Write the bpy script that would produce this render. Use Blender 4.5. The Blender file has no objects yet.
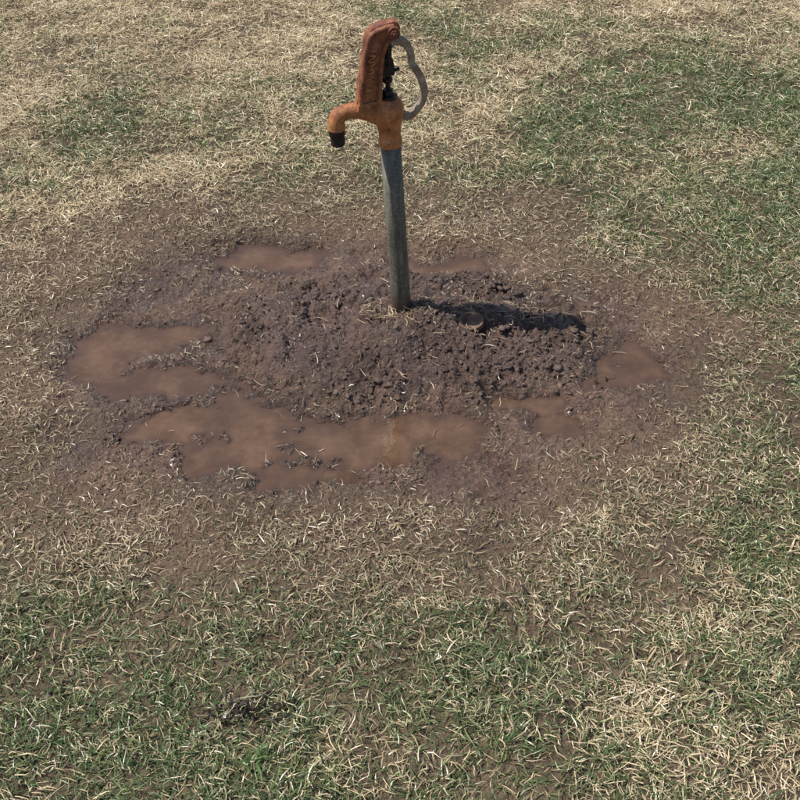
import bpy, bmesh, math, numpy as np
from mathutils import Vector, Matrix
scene = bpy.context.scene
COL = scene.collection

# ------------------------------------------------------------------ noise
_tabs = {}
def vn(x, y, seed):
    if seed not in _tabs:
        _tabs[seed] = np.random.default_rng(1000+seed).random((256, 256))
    t = _tabs[seed]
    xi = np.floor(x).astype(np.int64); yi = np.floor(y).astype(np.int64)
    fx = x-xi; fy = y-yi
    fx = fx*fx*(3-2*fx); fy = fy*fy*(3-2*fy)
    a = t[xi & 255, yi & 255]; b = t[(xi+1) & 255, yi & 255]
    c = t[xi & 255, (yi+1) & 255]; d = t[(xi+1) & 255, (yi+1) & 255]
    return (a*(1-fx)+b*fx)*(1-fy)+(c*(1-fx)+d*fx)*fy
def fbm(x, y, f, o, seed, gain=0.5):
    s = 0; a = 1; n = 0
    for i in range(o):
        ca, sa = math.cos(0.7*i+seed), math.sin(0.7*i+seed)
        s = s+a*(vn((x*ca-y*sa)*f+17.3*i, (x*sa+y*ca)*f+5.1*i, seed*10+i)-0.5)
        n += a; a *= gain; f *= 2.03
    return s/n*2           # about -1..1
def ss(a, b, x):
    t = np.clip((x-a)/(b-a), 0, 1); return t*t*(3-2*t)
def G(x, y, cx, cy, sx, sy): return np.exp(-((x-cx)/sx)**2-((y-cy)/sy)**2)
def L3(a, b, t): return a*(1-t[:, None])+b*t[:, None]
def tile(c, n): return np.tile(np.array(c), (n, 1))

# ------------------------------------------------------------------ terrain description (metres)
PUDDLES = [(-.31, 2.17, .18, .075), (.11, 2.165, .15, .07), (-.54, 1.84, .18, .06), (-.50, 1.72, .16, .05), (-.63, 1.77, .10, .08),
           (-.10, 1.545, .24, .085), (-.28, 1.60, .14, .10), (-.19, 1.43, .09, .05), (.08, 1.53, .10, .08), (.47, 1.77, .09, .07),
           (.30, 1.57, .09, .035), (-.32, 1.50, .12, .06), (.28, 1.64, .10, .03), (-.42, 1.60, .10, .05)]
def fields(x, y):
    wx = x+.06*fbm(x, y, 5, 3, 1)+.018*fbm(x, y, 24, 3, 14); wy = y+.05*fbm(x, y, 6, 3, 2)+.014*fbm(x, y, 24, 3, 15)
    d = np.sqrt(((wx+.09)/.62)**2+((wy-1.79)/.43)**2)
    edge = .30*fbm(x, y, 5, 5, 13, .62)
    mud = ss(1.24, .86, d+edge)
    sparse = ss(1.95, .95, d+.55*fbm(x, y, 4, 5, 12, .6)-.40*G(x, y, -.8, 1.65, .4, .35)-.15*G(x, y, 0, 2.4, .4, .15)-.2*G(x, y, -.3, 1.3, .3, .15))
    dm = np.sqrt(((wx-.02)/.44)**2+((wy-1.87)/.25)**2)
    mound = ss(1.06, .74, dm)
    dome = np.clip(1-dm*dm, 0, 1)
    b = np.full_like(x, -1.0)
    for (px, py, rx, ry) in PUDDLES:
        b = np.maximum(b, 1-np.sqrt(((wx-px)/rx)**2+((wy-py)/ry)**2))
    b = b+.85*fbm(x, y, 16, 5, 3, .65)+.45*G(x, y, .10, 2.15, .12, .05)
    basin = ss(-.35, .55, b)
    return mud, sparse, mound, dome, basin, d
def height(x, y, full=False):
    mud, sparse, mound, dome, basin, d = fields(x, y)
    tuss = fbm(x, y, 22, 3, 5, .6)
    lawn = .020+.010*fbm(x, y, 4, 4, 4)+.009*tuss*(1-.5*sparse)
    far = ss(6, 60, np.hypot(x, y-2)); lawn = lawn+far*.5*fbm(x, y, .03, 3, 6)
    flat = .0085+.006*fbm(x, y, 9, 4, 7)-.005*G(x, y, .10, 2.15, .14, .06)
    rough = fbm(x, y, 20, 6, 8, .64)
    rid = 1-np.abs(fbm(x, y, 34, 4, 9, .6))*2.6
    z = lawn*(1-mud)+flat*mud
    z = z+mound*.020+dome*.022
    z = z-basin*.0165*(1-.9*mound)*mud
    amp = mud*(1-.50*basin)*(.0068+.0095*mound)
    z = z+amp*rough*1.7+amp*.35*rid
    z = z+mud*(1-.6*basin)*.0024*fbm(x, y, 120, 2, 10)
    z = np.where(mud < .5, np.maximum(z, .003), z)
    r = np.hypot(x-.004, y-1.92)
    z = np.where(r < .05, z*ss(.0, .05, r)+.042*(1-ss(0, .05, r)), z)
    if full: return z, mud, sparse, mound, basin, d
    return z

def axis(lo, hi, dense, mid_lo, mid_hi, mid, far):
    a = np.arange(lo, hi, dense)
    l = np.arange(mid_lo, lo, mid); r = np.arange(hi, mid_hi, mid)
    g = []; s = mid*1.5; p = mid_hi
    while p < mid_hi+far: p += s; s *= 1.32; g.append(p)
    g2 = []; s = mid*1.5; p = mid_lo
    while p > mid_lo-far: p -= s; s *= 1.32; g2.append(p)
    return np.concatenate([np.array(g2[::-1]), l, a, r, np.array(g)])
def mesh_from(name, V, quads=None, tris=None, smooth=True):
    me = bpy.data.meshes.new(name)
    nq = 0 if quads is None else len(quads); nt = 0 if tris is None else len(tris)
    me.vertices.add(len(V)); me.vertices.foreach_set('co', np.ascontiguousarray(V, dtype=np.float32).ravel())
    loops = []; starts = []
    if nq: loops.append(np.asarray(quads).ravel()); starts.append(np.arange(nq)*4)
    if nt: loops.append(np.asarray(tris).ravel()); starts.append(nq*4+np.arange(nt)*3)
    lp = np.concatenate(loops).astype(np.int32); st = np.concatenate(starts).astype(np.int32)
    me.loops.add(len(lp)); me.loops.foreach_set('vertex_index', lp)
    me.polygons.add(nq+nt); me.polygons.foreach_set('loop_start', st)
    me.polygons.foreach_set('use_smooth', np.full(nq+nt, smooth))
    me.update(calc_edges=True); me.validate()
    ob = bpy.data.objects.new(name, me); COL.objects.link(ob); return ob
def set_col(ob, name, rgb):
    a = ob.data.attributes.new(name, 'FLOAT_COLOR', 'POINT')
    c = np.ones((len(rgb), 4), np.float32); c[:, :3] = rgb; a.data.foreach_set('color', c.ravel())
def set_f(ob, name, v):
    a = ob.data.attributes.new(name, 'FLOAT', 'POINT'); a.data.foreach_set('value', v.astype(np.float32))

# ------------------------------------------------------------------ material helpers
def mat(name):
    m = bpy.data.materials.new(name); m.use_nodes = True
    nt = m.node_tree; nt.nodes.clear()
    out = nt.nodes.new('ShaderNodeOutputMaterial'); p = nt.nodes.new('ShaderNodeBsdfPrincipled')
    nt.links.new(p.outputs[0], out.inputs[0]); return m, nt, p, out
def attr(nt, name):
    n = nt.nodes.new('ShaderNodeAttribute'); n.attribute_name = name; return n
def noise(nt, vec, scale, detail=4, rough=.6):
    n = nt.nodes.new('ShaderNodeTexNoise'); n.inputs['Scale'].default_value = scale
    n.inputs['Detail'].default_value = detail; n.inputs['Roughness'].default_value = rough
    nt.links.new(vec, n.inputs['Vector']); return n.outputs['Fac']
def ramp(nt, fac, stops):
    r = nt.nodes.new('ShaderNodeValToRGB'); e = r.color_ramp.elements
    while len(e) < len(stops): e.new(.5)
    for i, (p, c) in enumerate(stops):
        e[i].position = p; e[i].color = (*c, 1) if len(c) == 3 else c
    nt.links.new(fac, r.inputs[0]); return r.outputs[0]
def mul(nt, a, b, fac=1.0, mode='MULTIPLY'):
    m = nt.nodes.new('ShaderNodeMix'); m.data_type = 'RGBA'; m.blend_type = mode; m.inputs[0].default_value = fac
    nt.links.new(a, m.inputs[6]); nt.links.new(b, m.inputs[7]); return m.outputs[2]
def bump(nt, p, h, dist, strength=1.0, prev=None):
    b = nt.nodes.new('ShaderNodeBump'); b.inputs['Distance'].default_value = dist; b.inputs['Strength'].default_value = strength
    nt.links.new(h, b.inputs['Height'])
    if prev is not None: nt.links.new(prev, b.inputs['Normal'])
    nt.links.new(b.outputs[0], p.inputs['Normal']); return b.outputs[0]
def geo_pos(nt, obj=False):
    if obj:
        return nt.nodes.new('ShaderNodeTexCoord').outputs['Object']
    return nt.nodes.new('ShaderNodeNewGeometry').outputs['Position']

# ------------------------------------------------------------------ ground sheet
xs = axis(-.95, .78, .0033, -2.6, 2.6, .012, 260)
ys = axis(1.25, 2.38, .0033, -.6, 5.2, .012, 300)
X, Y = np.meshgrid(xs, ys)
xf, yf = X.ravel(), Y.ravel()
Z, mud, sparse, mound, basin, dd = height(xf, yf, True)
nx, ny = len(xs), len(ys)
i = np.arange(ny-1)[:, None]*nx+np.arange(nx-1)[None, :]; i = i.ravel()
ground = mesh_from('ground', np.stack([xf, yf, Z], 1), quads=np.stack([i, i+1, i+1+nx, i+nx], 1))
n0 = len(xf)
soil = [.125, .090, .055]; mudc = [.175, .110, .077]; mounc = [.110, .069, .056]; wetc = [.112, .066, .045]
nz = fbm(xf, yf, 7, 4, 20)
c = L3(tile(soil, n0), tile(mudc, n0), np.clip(np.maximum(mud, sparse*.6), 0, 1))
c = L3(c, tile(mounc, n0), np.clip(mound*(.8+.6*nz), 0, 1))
wet = ss(.019, .001, Z)*mud
c = L3(c, tile(wetc, n0), wet*.9)
damp = sparse*ss(-.25, .3, fbm(xf, yf, 6, 4, 23))       # dark soaked patches spreading into the turf
c = c*(1-.22*damp[:, None])
farm = ss(2.2, 3.2, np.maximum(np.abs(xf), np.abs(yf-2.3)))
c = L3(c, tile([.27, .22, .115], n0), farm)
c = c*(1+.3*nz[:, None])
set_col(ground, 'Col', c)
set_f(ground, 'wet', np.clip(wet*1.3+mud*.9*ss(-.3, .2, fbm(xf, yf, 12, 3, 21))+mound*.1, 0, 1))
m, nt, p, out = mat('soil_mud')
at = attr(nt, 'Col'); aw = attr(nt, 'wet')
pos = geo_pos(nt)
v1 = ramp(nt, noise(nt, pos, 90, 5, .7), [(.3, (.5, .5, .5)), (.7, (1.55, 1.5, 1.45))])
v2 = ramp(nt, noise(nt, pos, 420, 3, .7), [(.3, (.6, .6, .6)), (.7, (1.4, 1.4, 1.4))])
nt.links.new(mul(nt, mul(nt, at.outputs['Color'], v1), v2), p.inputs['Base Color'])
mr = nt.nodes.new('ShaderNodeMapRange'); mr.inputs[3].default_value = .8; mr.inputs[4].default_value = .12
nt.links.new(aw.outputs['Fac'], mr.inputs[0]); nt.links.new(mr.outputs[0], p.inputs['Roughness'])
p.inputs['Coat Roughness'].default_value = .08; p.inputs['Coat IOR'].default_value = 1.4
mc = nt.nodes.new('ShaderNodeMapRange'); mc.inputs[1].default_value = .35; mc.inputs[2].default_value = .8; mc.inputs[4].default_value = 1.0
nt.links.new(aw.outputs['Fac'], mc.inputs[0]); nt.links.new(mc.outputs[0], p.inputs['Coat Weight'])
bn = bump(nt, p, noise(nt, pos, 130, 4, .65), .012, 1.0)
nt.links.new(bn, p.inputs['Coat Normal'])
ground.data.materials.append(m)

# ------------------------------------------------------------------ puddle water
gx = np.arange(-.95, .75, .006); gy = np.arange(1.28, 2.36, .006)
WX, WY = np.meshgrid(gx, gy); hz = height(WX.ravel(), WY.ravel()).reshape(WX.shape)
low = hz < .0005
cell = low[:-1, :-1] | low[1:, :-1] | low[:-1, 1:] | low[1:, 1:]
k = cell.copy()
k[1:] |= cell[:-1]; k[:-1] |= cell[1:]; k[:, 1:] |= cell[:, :-1]; k[:, :-1] |= cell[:, 1:]
ii = (np.arange(len(gy)-1)[:, None]*len(gx)+np.arange(len(gx)-1)[None, :])[k]
Vw = np.stack([WX.ravel(), WY.ravel(), np.zeros(WX.size)], 1)
q = np.stack([ii, ii+1, ii+1+len(gx), ii+len(gx)], 1)
u, inv = np.unique(q.ravel(), return_inverse=True)
pud = mesh_from('puddle', Vw[u], quads=inv.reshape(-1, 4))
dep = np.clip(-hz.ravel()[u]/.010, 0, 1); set_f(pud, 'depth', dep)
m, nt, p, out = mat('muddy_water'); pos = geo_pos(nt); ad = attr(nt, 'depth')
deep = ramp(nt, noise(nt, pos, 16, 8, .75), [(.38, (.098, .056, .033)), (.62, (.165, .098, .060))])
mx = nt.nodes.new('ShaderNodeMix'); mx.data_type = 'RGBA'; nt.links.new(ad.outputs['Fac'], mx.inputs[0]); mx.inputs[6].default_value = (.082, .048, .032, 1)
nt.links.new(deep, mx.inputs[7]); nt.links.new(mx.outputs[2], p.inputs['Base Color'])
p.inputs['Roughness'].default_value = .03; p.inputs['IOR'].default_value = 1.6
bump(nt, p, noise(nt, pos, 45, 3, .5), .0014, .5)
pud.data.materials.append(m)

# ------------------------------------------------------------------ mud clods (one mass)
def clods(name, n, seed):
    r = np.random.default_rng(seed)
    bm = bmesh.new(); bmesh.ops.create_icosphere(bm, subdivisions=2, radius=1)
    base = np.array([v.co[:] for v in bm.verts]); tri = np.array([[v.index for v in f.verts] for f in bm.faces]); bm.free()
    x = r.uniform(-.9, .75, n*8); y = r.uniform(1.25, 2.4, n*8)
    z, md, sp, mo, ba, d = height(x, y, True)
    pr = np.clip(mo*.55+md*.38*(1-.7*ba)+.07*sp, 0, 1)*(.12+1.5*ss(-.2, .45, fbm(x, y, 14, 3, 30)))
    ok = (r.random(len(x)) < pr) & (z > .0005) & (np.hypot(x-.004, y-1.92) > .03)
    x, y, z, mo = x[ok][:n], y[ok][:n], z[ok][:n], mo[ok][:n]; n = len(x)
    s = np.clip(.0017*np.exp(r.normal(0, .55, n)), .0009, .0075)*(.75+.3*mo)
    V = np.repeat(base[None], n, 0); f = np.ones((n, len(base)))
    for fr, am in ((1.8, .35), (3.2, .3), (5.5, .22)):
        dirs = r.normal(size=(n, 3)); dirs2 = r.normal(size=(n, 3))
        f += am*np.sin(np.einsum('vk,nk->nv', base, dirs*fr)+r.uniform(0, 6, n)[:, None])*np.cos(np.einsum('vk,nk->nv', base, dirs2*fr))
    f = np.clip(f+r.normal(0, .10, f.shape), .35, 2)
    V = V*f[..., None]; sc = r.uniform(.6, 1.6, (n, 1, 3)); sc[..., 2] *= .55
    V = V*sc*s[:, None, None]; V[..., 0] += x[:, None]; V[..., 1] += y[:, None]; V[..., 2] += z[:, None]
    T = tri[None]+(np.arange(n)*len(base))[:, None, None]
    ob = mesh_from(name, V.reshape(-1, 3), tris=T.reshape(-1, 3), smooth=True)
    col = L3(tile([.145, .092, .068], n), tile([.108, .068, .055], n), mo)*r.uniform(.6, 1.4, (n, 1))
    set_col(ob, 'Col', np.repeat(col, len(base), 0))
    m, nt, p, out = mat('mud_clod'); at = attr(nt, 'Col')
    nt.links.new(at.outputs['Color'], p.inputs['Base Color']); pos = geo_pos(nt)
    nt.links.new(ramp(nt, noise(nt, pos, 30, 3, .6), [(.45, (.16, .16, .16)), (.6, (.75, .75, .75))]), p.inputs['Roughness'])
    bump(nt, p, noise(nt, pos, 400, 3, .7), .003, .9)
    ob.data.materials.append(m); return ob
clods('mud_clods', 7500, 3)

# ------------------------------------------------------------------ blades
def blade_mesh(name, x, y, z, az, L, w, t0, t1, col, tip=None, twist=None, mtl=None, kink=None):
    n = len(x); r = np.random.default_rng(len(name)+n)
    ts = [0, .35, .7, 1.0]; P = np.stack([x, y, z], 1); pts = [P]
    a = az.copy()
    for k in range(3):
        tt = t0+(t1-t0)*(k/2)
        dl = (ts[k+1]-ts[k])*L
        a = a+(kink if kink is not None else 0)*r.normal(size=n)
        P = P+np.stack([np.sin(tt)*np.cos(a)*dl, np.sin(tt)*np.sin(a)*dl, np.cos(tt)*dl], 1)
        P[:, 2] = np.maximum(P[:, 2], z+.0005)
        pts.append(P)
    tw = r.uniform(-.9, .9, n) if twist is None else twist
    side = np.stack([-np.sin(az)*np.cos(tw), np.cos(az)*np.cos(tw), np.sin(tw)], 1)
    V = np.zeros((n, 7, 3)); ws = [.8, 1.0, .75]
    for k in range(3):
        V[:, 2*k] = pts[k]-side*(w*ws[k]*.5)[:, None]; V[:, 2*k+1] = pts[k]+side*(w*ws[k]*.5)[:, None]
    V[:, 6] = pts[3]
    o = (np.arange(n)*7)[:, None]
    Q = np.concatenate([o+np.array([0, 1, 3, 2]), o+np.array([2, 3, 5, 4])]); T = o+np.array([4, 5, 6])
    ob = mesh_from(name, V.reshape(-1, 3), quads=Q, tris=T)
    C = np.repeat(col[:, None, :], 7, 1)
    if tip is not None:
        for k, f in zip(range(7), [0, 0, .15, .15, .5, .5, 1]): C[:, k] = col*(1-f)+tip*f
    set_col(ob, 'Col', C.reshape(-1, 3)); ob.data.materials.append(mtl); return ob
def grass_mat(name):
    m, nt, p, out = mat(name); nt.nodes.remove(p); at = attr(nt, 'Col')
    df = nt.nodes.new('ShaderNodeBsdfDiffuse'); nt.links.new(at.outputs['Color'], df.inputs[0])
    tr = nt.nodes.new('ShaderNodeBsdfTranslucent'); nt.links.new(at.outputs['Color'], tr.inputs[0])
    mx = nt.nodes.new('ShaderNodeMixShader'); mx.inputs[0].default_value = .18
    nt.links.new(df.outputs[0], mx.inputs[1]); nt.links.new(tr.outputs[0], mx.inputs[2])
    gl = nt.nodes.new('ShaderNodeBsdfGlossy'); gl.inputs['Roughness'].default_value = .35; gl.inputs[0].default_value = (.8, .8, .8, 1)
    m2 = nt.nodes.new('ShaderNodeMixShader'); m2.inputs[0].default_value = .05
    nt.links.new(mx.outputs[0], m2.inputs[1]); nt.links.new(gl.outputs[0], m2.inputs[2]); nt.links.new(m2.outputs[0], out.inputs[0]); return m
gm = grass_mat('grass_blade')

def greenness(x, y):
    g = .34+0*x
    g += .60*G(x, y, 1.0, 2.4, .5, .65)+.30*G(x, y, .55, 2.9, .35, .4)
    g += .55*G(x, y, -.35, .90, .6, .42)+.3*G(x, y, -.1, 1.20, .7, .1)+.42*G(x, y, .3, 1.0, .5, .4)+.3*G(x, y, .6, 1.7, .2, .3)
    g += .40*G(x, y, -.72, 2.85, .25, .2)+.30*G(x, y, .15, 3.6, .3, .22)+.50*G(x, y, 1.0, 1.75, .45, .4)
    g -= .40*G(x, y, -.85, 2.25, .5, .35)+.65*G(x, y, 0, 4.1, 2.5, .6)+.25*G(x, y, .70, 1.2, .2, .13)+.35*G(x, y, -.5, 3.3, .7, .35)+.15*G(x, y, .1, 2.7, .4, .3)
    g += 1.05*fbm(x, y, 3.4, 5, 40, .70)
    return np.clip(g, .03, .97)

def lawn(name, dens, kind, seed):
    r = np.random.default_rng(seed)
    A = [(-1.70, 1.70, .55, 4.0, 1.0), (-2.5, -1.70, -.3, 4.8, .3), (1.70, 2.5, -.3, 4.8, .3), (-1.70, 1.70, 4.0, 4.8, .4), (-1.70, 1.70, -.4, .55, .3)]
    xx, yy = [], []
    for a in A:
        n = int((a[1]-a[0])*(a[3]-a[2])*dens*a[4]); xx.append(r.uniform(a[0], a[1], n)); yy.append(r.uniform(a[2], a[3], n))
    x = np.concatenate(xx); y = np.concatenate(yy)
    ok = np.abs(x) < .60+.38*y; x, y = x[ok], y[ok]
    z, md, sp, mo, ba, d = height(x, y, True)
    clump = fbm(x, y, 11, 3, 50); cl2 = fbm(x, y, 28, 2, 51)
    g = greenness(x, y)
    rear = G(x, y, .33, 1.90, .13, .10)+.8*G(x, y, .52, 1.93, .12, .14)+.35*G(x, y, .12, 1.93, .1, .05)
    keep = (1-md)*(1-.30*sp)
    keep = np.maximum(keep, (.45 if kind == 'thatch' else .12)*(1-mo)*(1-.85*ba)*ss(-.35, .35, cl2+.6*clump)+.02)
    keep = keep*(1 if kind == 'thatch' else (1-.5*sp))*(.42+1.0*ss(-.5, .5, clump+.7*cl2))
    keep = np.maximum(keep, .45*rear*ss(-.3, .4, cl2+clump))
    ok = (r.random(len(x)) < keep) & (z > .002) & (np.hypot(x-.004, y-1.92) > .026)
    x, y, z, md, sp, mo, clump, cl2, g, rear = [a[ok] for a in (x, y, z, md, sp, mo, clump, cl2, g, rear)]
    n = len(x)
    straw = [.84, .71, .475]; straw2 = [.64, .50, .30]; brown = np.array([.25, .17, .10])
    green = [.135, .205, .070]; green2 = [.072, .125, .047]; lime = np.array([.26, .31, .13])
    t = r.random(n)
    dry = L3(tile(straw2, n), tile(straw, n), np.clip(t+.5*clump, 0, 1))
    isb = (r.random(n) < .09+.30*sp)
    dry[isb] = dry[isb]*.25+brown*.75
    grn = L3(tile(green2, n), tile(green, n), r.random(n))
    ll = r.random(n) < .22; grn[ll] = lime
    pg = g*.75 if kind == 'thatch' else g*1.35
    pg = pg*(1-.65*sp)
    isg = r.random(n) < pg
    col = np.where(isg[:, None], grn, dry)*r.uniform(.72, 1.12, (n, 1))
    dirt = np.clip(sp*.70+rear*.1+.25*md, 0, .88)*r.uniform(.10, 1, n)**.8
    col = L3(col, tile([.200, .128, .088], n), dirt)
    tip = col.copy(); dt = isg & (r.random(n) < .2); tip[dt] = np.array(straw)
    az = r.uniform(0, 2*np.pi, n)
    fb = r.random(n) < .14
    if kind == 'thatch':
        L = r.uniform(.010, .032, n)*(1-.25*sp-.25*md); w = r.uniform(.0008, .0021, n)
        L[fb] *= 1.4
        t0 = r.uniform(1.05, 1.5, n); t1 = r.uniform(1.35, 1.8, n); zz = z+r.uniform(0, .008, n)*(1-.7*sp)
    else:
        L = r.uniform(.011, .030, n)*(1+.4*clump)*(1-.35*sp-.2*md); w = r.uniform(.0010, .0025, n)
        L[fb] *= 1.4; w[fb] *= 1.25
        up = np.where(isg, r.uniform(.2, 1.1, n), r.uniform(.6, 1.35, n))
        t0 = up; t1 = up+r.uniform(.2, 1.2, n); zz = z-.001
    return blade_mesh(name, x, y, zz, az, L, w, t0, t1, col, tip, None, gm, .36), n
a1, n1 = lawn('dry_thatch', 29000, 'thatch', 11)
a2, n2 = lawn('lawn_grass', 25000, 'blade', 12)
print('blades', n1, n2)

def patch(name, spots, colr, mtl, Lr, wr, tilt, seed, wet=False):
    r = np.random.default_rng(seed); x = []; y = []
    for (cx, cy, sx, sy, n) in spots:
        x.append(r.normal(cx, sx, n)); y.append(r.normal(cy, sy, n))
    x = np.concatenate(x); y = np.concatenate(y)
    z = height(x, y); ok = (np.hypot(x-.004, y-1.92) > .024) & ((z > .001) | (r.random(len(x)) < .35)); x, y, z = x[ok], y[ok], np.maximum(z[ok], .0)
    n = len(x)
    col = np.array(colr)[None]*r.uniform(.5, 1.25, (n, 1))
    return blade_mesh(name, x, y, z+r.uniform(.001, .008, n)*(z > .001)+.0006, r.uniform(0, 6.28, n), r.uniform(*Lr, n), r.uniform(*wr, n),
                      r.uniform(*tilt, n), r.uniform(tilt[0]+.3, tilt[1]+.3, n), col, None, None, mtl, .4)
patch('straw_debris', [(-.02, 1.885, .05, .018, 130), (.05, 1.905, .05, .02, 60), (.2, 1.9, .12, .05, 130), (.0, 1.80, .25, .12, 50), (-.35, 1.6, .3, .12, 60), (.25, 1.8, .2, .08, 70), (-.1, 1.5, .3, .1, 60)],
      (.50, .39, .24), gm, (.010, .040), (.0008, .0018), (1.15, 1.5), 5)
patch('dead_leaf_litter', [(-.245, .925, .030, .010, 80), (-.21, .94, .028, .012, 30), (.42, 1.72, .012, .008, 26), (.18, 1.115, .02, .02, 16)],
      (.045, .033, .025), gm, (.008, .024), (.0018, .005), (.8, 1.4), 6)

def weed(x, y, s, seed):
    r = np.random.default_rng(seed); n = 9; z = float(height(np.array([x]), np.array([y]))[0])
    az = np.arange(n)*2.4+r.uniform(0, .9, n)
    blade_mesh('grass_tuft', np.full(n, x)+r.normal(0, .006, n), np.full(n, y)+r.normal(0, .006, n), np.full(n, z), az, r.uniform(.025, .055, n)*s,
        r.uniform(.004, .007, n)*s, r.uniform(.2, .9, n), r.uniform(1.0, 1.7, n), np.tile([.12, .21, .06], (n, 1))*r.uniform(.7, 1.2, (n, 1)), None, None, gm, .25)
weed(-.215, .845, .9, 1); weed(-.53, 2.66, .8, 2)

# ------------------------------------------------------------------ yard hydrant
hyd = bpy.data.objects.new('yard_hydrant', None); COL.objects.link(hyd)
hyd.location = (.004, 1.92, .042); hyd.rotation_euler = (0, math.radians(-3.3), math.radians(13))

def catmull(pts, n=8):
    P = [np.array(p, float) for p in pts]; P = [2*P[0]-P[1]]+P+[2*P[-1]-P[-2]]; o = []
    for k in range(1, len(P)-2):
        for j in range(n):
            t = j/n
            o.append(.5*((2*P[k])+(-P[k-1]+P[k+1])*t+(2*P[k-1]-5*P[k]+4*P[k+1]-P[k+2])*t*t+(-P[k-1]+3*P[k]-3*P[k+1]+P[k+2])*t**3))
    o.append(P[-2]); return o
def tube(bm, path, seg=20, flat=None):
    rings = []
    for k, p in enumerate(path):
        a = path[max(k-1, 0)][:3]; b = path[min(k+1, len(path)-1)][:3]
        t = Vector(b-a).normalized(); side = Vector((0, 1, 0))
        if abs(t.dot(side)) > .9: side = Vector((1, 0, 0))
        nrm = t.cross(side).normalized(); side = nrm.cross(t).normalized()
        ring = []
        for j in range(seg):
            an = 2*math.pi*j/seg; c, s = math.cos(an), math.sin(an)
            if flat:
                c = math.copysign(abs(c)**.5, c); s = math.copysign(abs(s)**.5, s)
                co = Vector(p[:3])+nrm*c*p[3]+side*s*p[3]*flat
            else: co = Vector(p[:3])+nrm*c*p[3]+side*s*p[3]
            ring.append(bm.verts.new(co))
        rings.append(ring)
    for a, b in zip(rings, rings[1:]):
        for j in range(seg): bm.faces.new((a[j], a[(j+1) % seg], b[(j+1) % seg], b[j]))
    bm.faces.new(rings[0][::-1]); bm.faces.new(rings[-1])
def lathe(bm, prof, cx=0, cy=0, seg=40, cap=True, hexa=False):
    sg = 6 if hexa else seg; rings = []
    for (z, r) in prof: rings.append([bm.verts.new((cx+r*math.cos(2*math.pi*j/sg), cy+r*math.sin(2*math.pi*j/sg), z)) for j in range(sg)])
    for a, b in zip(rings, rings[1:]):
        for j in range(sg): bm.faces.new((a[j], a[(j+1) % sg], b[(j+1) % sg], b[j]))
    if cap: bm.faces.new(rings[0][::-1]); bm.faces.new(rings[-1])
def ycyl(bm, u, w, r, y0, y1, seg=20):
    a = [bm.verts.new((u+r*math.cos(2*math.pi*j/seg), y0, w+r*math.sin(2*math.pi*j/seg))) for j in range(seg)]
    b = [bm.verts.new((v.co.x, y1, v.co.z)) for v in a]
    for j in range(seg): bm.faces.new((a[j], a[(j+1) % seg], b[(j+1) % seg], b[j]))
    bm.faces.new(a[::-1]); bm.faces.new(b)
def plate(bm, poly, y0, y1):
    a = [bm.verts.new((u, y0, w)) for u, w in poly]; b = [bm.verts.new((u, y1, w)) for u, w in poly]; n = len(poly)
    for j in range(n): bm.faces.new((a[j], a[(j+1) % n], b[(j+1) % n], b[j]))
    bm.faces.new(a[::-1]); bm.faces.new(b)
def fin(bm, name, mtl, parent, remesh=0, smooth=0, bevel=0):
    bmesh.ops.recalc_face_normals(bm, faces=bm.faces[:]); me = bpy.data.meshes.new(name); bm.to_mesh(me); bm.free()
    for f in me.polygons: f.use_smooth = True
    o = bpy.data.objects.new(name, me); COL.objects.link(o); o.data.materials.append(mtl)
    if parent: o.parent = parent
    if bevel:
        b = o.modifiers.new('b', 'BEVEL'); b.width = bevel; b.segments = 2; b.limit_method = 'ANGLE'
        me.set_sharp_from_angle(angle=math.radians(40))
    if remesh:
        r_ = o.modifiers.new('r', 'REMESH'); r_.mode = 'VOXEL'; r_.voxel_size = remesh; r_.use_smooth_shade = True
    if smooth:
        s = o.modifiers.new('s', 'SMOOTH'); s.iterations = smooth; s.factor = .5
    return o

def rust_mat(name, stops, rough=(.55, .85), scale=45, bumpd=.0015):
    m, nt, p, out = mat(name); pos = geo_pos(nt, True)
    c1 = ramp(nt, noise(nt, pos, scale, 6, .65), stops)
    c2 = ramp(nt, noise(nt, pos, scale*9, 3, .7), [(.3, (.6, .6, .6)), (.7, (1.3, 1.3, 1.3))])
    nt.links.new(mul(nt, c1, c2), p.inputs['Base Color'])
    nt.links.new(ramp(nt, noise(nt, pos, scale*2, 3, .6), [(.3, (rough[0],)*3), (.7, (rough[1],)*3)]), p.inputs['Roughness'])
    bump(nt, p, noise(nt, pos, scale*11, 4, .7), bumpd, .6); return m
m, nt, p, out = mat('rusty_paint'); pos = geo_pos(nt, True)
n1_ = noise(nt, pos, 38, 6, .72)
cA = ramp(nt, n1_, [(.34, (.055, .021, .014)), (.46, (.195, .062, .030)), (.58, (.33, .112, .048)), (.72, (.44, .23, .13))])
cB = ramp(nt, n1_, [(.30, (.10, .036, .019)), (.42, (.34, .118, .038)), (.56, (.52, .205, .072)), (.72, (.60, .34, .17))])
sx = nt.nodes.new('ShaderNodeSeparateXYZ'); nt.links.new(pos, sx.inputs[0])
mz = nt.nodes.new('ShaderNodeMath'); mz.operation = 'MULTIPLY_ADD'; nt.links.new(noise(nt, pos, 50, 4), mz.inputs[0]); mz.inputs[1].default_value = .09; nt.links.new(sx.outputs[2], mz.inputs[2])
mr = nt.nodes.new('ShaderNodeMapRange'); mr.inputs[1].default_value = .575; mr.inputs[2].default_value = .515; nt.links.new(mz.outputs[0], mr.inputs[0])
mx = nt.nodes.new('ShaderNodeMix'); mx.data_type = 'RGBA'; nt.links.new(mr.outputs[0], mx.inputs[0]); nt.links.new(cA, mx.inputs[6]); nt.links.new(cB, mx.inputs[7])
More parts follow.
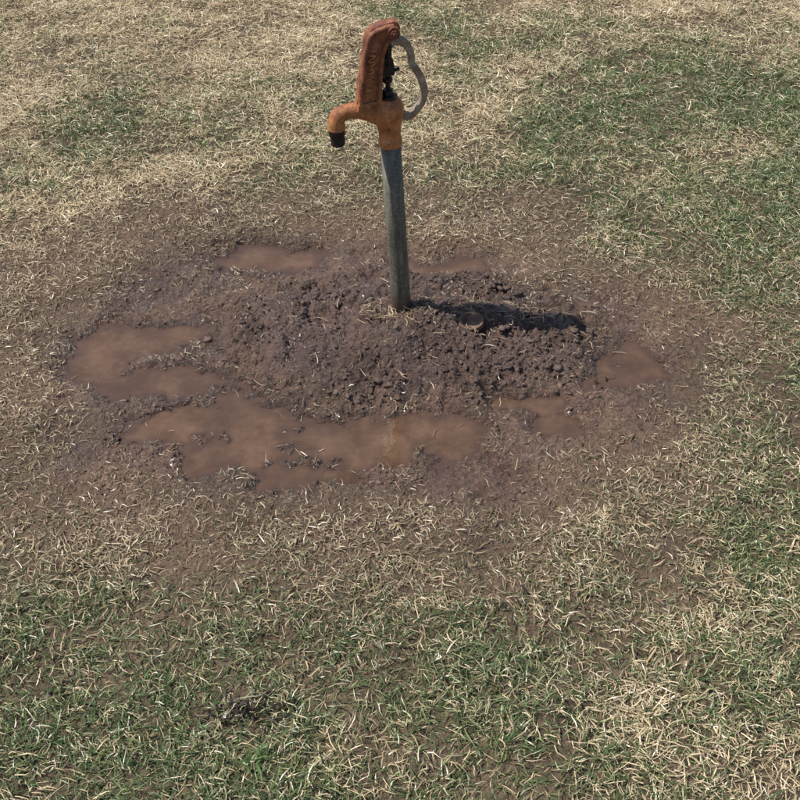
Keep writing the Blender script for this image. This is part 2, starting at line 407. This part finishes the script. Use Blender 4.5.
c2 = ramp(nt, noise(nt, pos, 350, 3, .7), [(.3, (.6, .6, .6)), (.7, (1.3, 1.3, 1.3))])
nt.links.new(mul(nt, mx.outputs[2], c2), p.inputs['Base Color'])
nt.links.new(ramp(nt, noise(nt, pos, 80, 3, .6), [(.35, (.32,)*3), (.65, (.7,)*3)]), p.inputs['Roughness'])
bump(nt, p, noise(nt, pos, 420, 5, .75), .002, .7); rust = m
handm = rust_mat('weathered_cast_metal', [(.3, (.14, .085, .055)), (.48, (.30, .23, .175)), (.7, (.48, .41, .33))], (.35, .6), 60)
handm.node_tree.nodes['Principled BSDF'].inputs['Metallic'].default_value = .25
dark = rust_mat('dark_greasy_steel', [(.3, (.012, .010, .009)), (.6, (.035, .026, .022)), (.75, (.10, .05, .03))], (.3, .6), 80)
dark.node_tree.nodes['Principled BSDF'].inputs['Metallic'].default_value = .4
m, nt, p, out = mat('galvanised_pipe'); pos = geo_pos(nt, True)
mp = nt.nodes.new('ShaderNodeMapping'); mp.inputs['Scale'].default_value = (1, 1, .12); nt.links.new(pos, mp.inputs[0])
c1 = ramp(nt, noise(nt, mp.outputs[0], 90, 5, .7), [(.3, (.085, .08, .064)), (.55, (.175, .168, .14)), (.75, (.28, .27, .23))])
c2 = ramp(nt, noise(nt, pos, 160, 4, .7), [(.35, (.6, .57, .5)), (.65, (1.2, 1.2, 1.2))])
sx = nt.nodes.new('ShaderNodeSeparateXYZ'); nt.links.new(pos, sx.inputs[0])
ad = nt.nodes.new('ShaderNodeMath'); ad.operation = 'MULTIPLY_ADD'; nt.links.new(noise(nt, pos, 60, 3), ad.inputs[0]); ad.inputs[1].default_value = .06; nt.links.new(sx.outputs[2], ad.inputs[2])
sm = nt.nodes.new('ShaderNodeMapRange'); sm.inputs[1].default_value = .10; sm.inputs[2].default_value = .035; nt.links.new(ad.outputs[0], sm.inputs[0])
mx = nt.nodes.new('ShaderNodeMix'); mx.data_type = 'RGBA'; nt.links.new(sm.outputs[0], mx.inputs[0]); nt.links.new(mul(nt, c1, c2), mx.inputs[6]); mx.inputs[7].default_value = (.10, .07, .05, 1)
nt.links.new(mx.outputs[2], p.inputs['Base Color']); p.inputs['Metallic'].default_value = .1; p.inputs['Roughness'].default_value = .5
bump(nt, p, noise(nt, pos, 300, 4, .7), .0008, .5); pipem = m

bm = bmesh.new(); lathe(bm, [(-.15, .0205), (.05, .0205), (.2, .0205), (.405, .0205)], seg=48); fin(bm, 'pipe', pipem, hyd)

bm = bmesh.new()
lathe(bm, [(.400, .0218), (.403, .0232), (.414, .0232), (.418, .0212), (.432, .0218), (.448, .0250), (.464, .0295), (.480, .0300), (.492, .0265), (.500, .018)])
tube(bm, catmull([(.0, 0, .458, .024), (-.022, 0, .470, .0205), (-.046, 0, .480, .0170), (-.072, 0, .4845, .0150), (-.091, 0, .4810, .0155), (-.1005, 0, .468, .0160), (-.1015, 0, .452, .0172)]), 24)
tower = [(-.062, .484), (-.059, .506), (-.051, .535), (-.043, .575), (-.035, .612), (-.029, .630), (-.021, .640), (-.006, .645), (.018, .648), (.028, .645), (.031, .634), (.027, .624), (.014, .616), (.004, .606), (-.003, .585), (-.009, .555), (-.013, .52), (-.014, .480)]
plate(bm, tower, -.0090, .0090)
edge = catmull([(-.054, 0, .486), (-.051, 0, .515), (-.043, 0, .553), (-.035, 0, .592), (-.028, 0, .621), (-.016, 0, .634), (.0, 0, .639), (.02, 0, .640)], 5)
edge2 = catmull([(-.017, 0, .485), (-.015, 0, .52), (-.011, 0, .555), (-.005, 0, .588), (.003, 0, .608), (.016, 0, .620), (.024, 0, .629)], 5)
for yy in (-.0125, .0125):
    tube(bm, [np.array([*(e+np.array([0, yy, 0])), .0048]) for e in edge], 12)
    tube(bm, [np.array([*(e+np.array([0, yy, 0])), .0042]) for e in edge2], 12)
ycyl(bm, .017, .630, .0115, -.020, .020)
ycyl(bm, -.010, .486, .012, -.018, .018)
plate(bm, [(-.060, .486), (-.058, .500), (-.030, .503), (.014, .499), (.022, .486), (.0, .476), (-.04, .476)], -.0165, .0165)
head = fin(bm, 'head_casting', rust, hyd, remesh=.0010, smooth=2)

for sgn in (-1, 1):
    cu = bpy.data.curves.new('lettering', 'FONT'); cu.body = 'HYDRANT'; cu.size = .022; cu.extrude = .0012; cu.offset = .0004; cu.align_x = 'CENTER'; cu.align_y = 'CENTER'
    lo = bpy.data.objects.new('lettering', cu); COL.objects.link(lo); lo.parent = hyd; cu.materials.append(rust)
    d = Vector((.018, 0, .10)).normalized()
    za = Vector((0, sgn, 0)); ya = za.cross(d)
    M = Matrix((d, ya, za)).transposed().to_4x4(); M.translation = Vector((-.0305, sgn*.0094, .555)); lo.matrix_local = M

bm = bmesh.new()
hp = catmull([(.008, 0, .604, .0068), (.022, 0, .609, .0076), (.036, 0, .604, .0078), (.046, 0, .590, .0070), (.0500, 0, .574, .0066), (.0505, 0, .560, .0066), (.059, 0, .545, .0072), (.067, 0, .526, .0072), (.071, 0, .503, .0070), (.067, 0, .483, .0066), (.056, 0, .467, .0066), (.043, 0, .457, .0068), (.032, 0, .457, .0070), (.028, 0, .466, .004)], 8)
tube(bm, hp, 24, flat=1.2)
hp2 = catmull([(.017, 0, .630, .006), (.020, 0, .620, .0065), (.022, 0, .609, .006)], 6)
tube(bm, hp2, 16, flat=1.2)
ycyl(bm, .008, .604, .0095, -.0075, .0075)
fin(bm, 'lever_handle', handm, hyd, remesh=.0009, smooth=3)

bm = bmesh.new()
lathe(bm, [(.486, .0045), (.605, .0045)], cx=.003, seg=16)
lathe(bm, [(.494, .0165), (.496, .0175), (.503, .0175), (.505, .0165)], cx=.002, hexa=True)
lathe(bm, [(.505, .0105), (.516, .0105), (.517, .009)], cx=.002, hexa=True)
lathe(bm, [(.531, .010), (.540, .010)], cx=.003, hexa=True)
plate(bm, [(-.007, .546), (.014, .546), (.017, .556), (.014, .578), (-.003, .582)], -.010, .010)
ycyl(bm, .006, .566, .0055, -.016, .016, 6)
ycyl(bm, .008, .604, .0055, -.013, .013, 6)
tube(bm, [np.array([.006, -.011, .566, .004]), np.array([.009, -.011, .604, .004])], 12, flat=.5)
tube(bm, [np.array([.006, .011, .566, .004]), np.array([.009, .011, .604, .004])], 12, flat=.5)
tube(bm, [np.array([.012, -.004, .552, .003]), np.array([.026, -.004, .556, .003])], 10)
fin(bm, 'pump_rod_linkage', dark, hyd, bevel=.0008)
bm = bmesh.new(); ycyl(bm, .017, .630, .0070, -.0235, .0235, 6); ycyl(bm, .017, .630, .0035, -.027, .027, 12); fin(bm, 'pivot_bolt', rust, hyd, bevel=.0006)

bm = bmesh.new()
pr = [(.454, .0148), (.450, .0158), (.441, .0158), (.439, .0130)]
z = .439
for k in range(6): pr += [(z-.001, .0140), (z-.002, .0140), (z-.003, .0125)]; z -= .0032
pr += [(z-.001, .0122), (z-.001, .0097), (z+.012, .0092)]
lathe(bm, pr, cx=-.1015, seg=32); fin(bm, 'hose_outlet', dark, hyd)

# ------------------------------------------------------------------ rusty cap half sunk in the mud
bm = bmesh.new(); lathe(bm, [(-.015, .026), (.004, .027), (.006, .026), (.006, .0225), (.001, .0215), (.0005, .012), (.001, .003)], seg=40)
cap = fin(bm, 'rusty_pipe_cap', rust_mat('old_rust', [(.3, (.07, .038, .026)), (.5, (.15, .088, .058)), (.7, (.24, .155, .105))]), None)
cap.location = (.152, 1.853, float(height(np.array([.152]), np.array([1.853]))[0])+.001); cap.rotation_euler = (.14, -.1, 0)
bm = bmesh.new(); tube(bm, catmull([(-.018, 0, 0, .0022), (-.005, .003, .003, .0018), (.006, -.002, .006, .0016), (.016, .002, .013, .001)], 5), 8)
tube(bm, catmull([(.0, 0, .004, .0014), (-.008, .004, .010, .001), (-.014, .004, .015, .0006)], 5), 8)
tw = fin(bm, 'dry_twig', rust_mat('twig_bark', [(.3, (.28, .17, .11)), (.6, (.5, .36, .26))]), None)
tw.location = (.004, 1.69, float(height(np.array([.004]), np.array([1.69]))[0])+.003); tw.rotation_euler = (0, 0, 2.6)

# ------------------------------------------------------------------ light, world, camera
sd = Vector((-.41, .05, .66)).normalized()
el = math.asin(sd.z); az = math.atan2(sd.x, sd.y)
w = bpy.data.worlds.new('World'); scene.world = w; w.use_nodes = True; nt = w.node_tree
sky = nt.nodes.new('ShaderNodeTexSky'); sky.sky_type = 'NISHITA'; sky.sun_disc = False; sky.sun_elevation = el; sky.sun_rotation = az % (2*math.pi)
bg = nt.nodes['Background']; bg.inputs[1].default_value = .10; nt.links.new(sky.outputs[0], bg.inputs[0])
ld = bpy.data.lights.new('sun', 'SUN'); ld.energy = 5.0; ld.angle = math.radians(.5); ld.color = (1, .955, .88)
lo = bpy.data.objects.new('sun', ld); COL.objects.link(lo); lo.rotation_euler = sd.to_track_quat('Z', 'Y').to_euler(); lo.location = (-3, 2, 5)
cd = bpy.data.cameras.new('camera'); cd.sensor_width = 36; cd.lens = 49.5; cd.clip_end = 1000; cd.clip_start = .05
cam = bpy.data.objects.new('camera', cd); COL.objects.link(cam); cam.location = (0, 0, 1.5); cam.rotation_euler = (math.radians(48), 0, 0)
scene.camera = cam
scene.view_settings.view_transform = 'Standard'; scene.view_settings.look = 'None'; scene.view_settings.exposure = 0
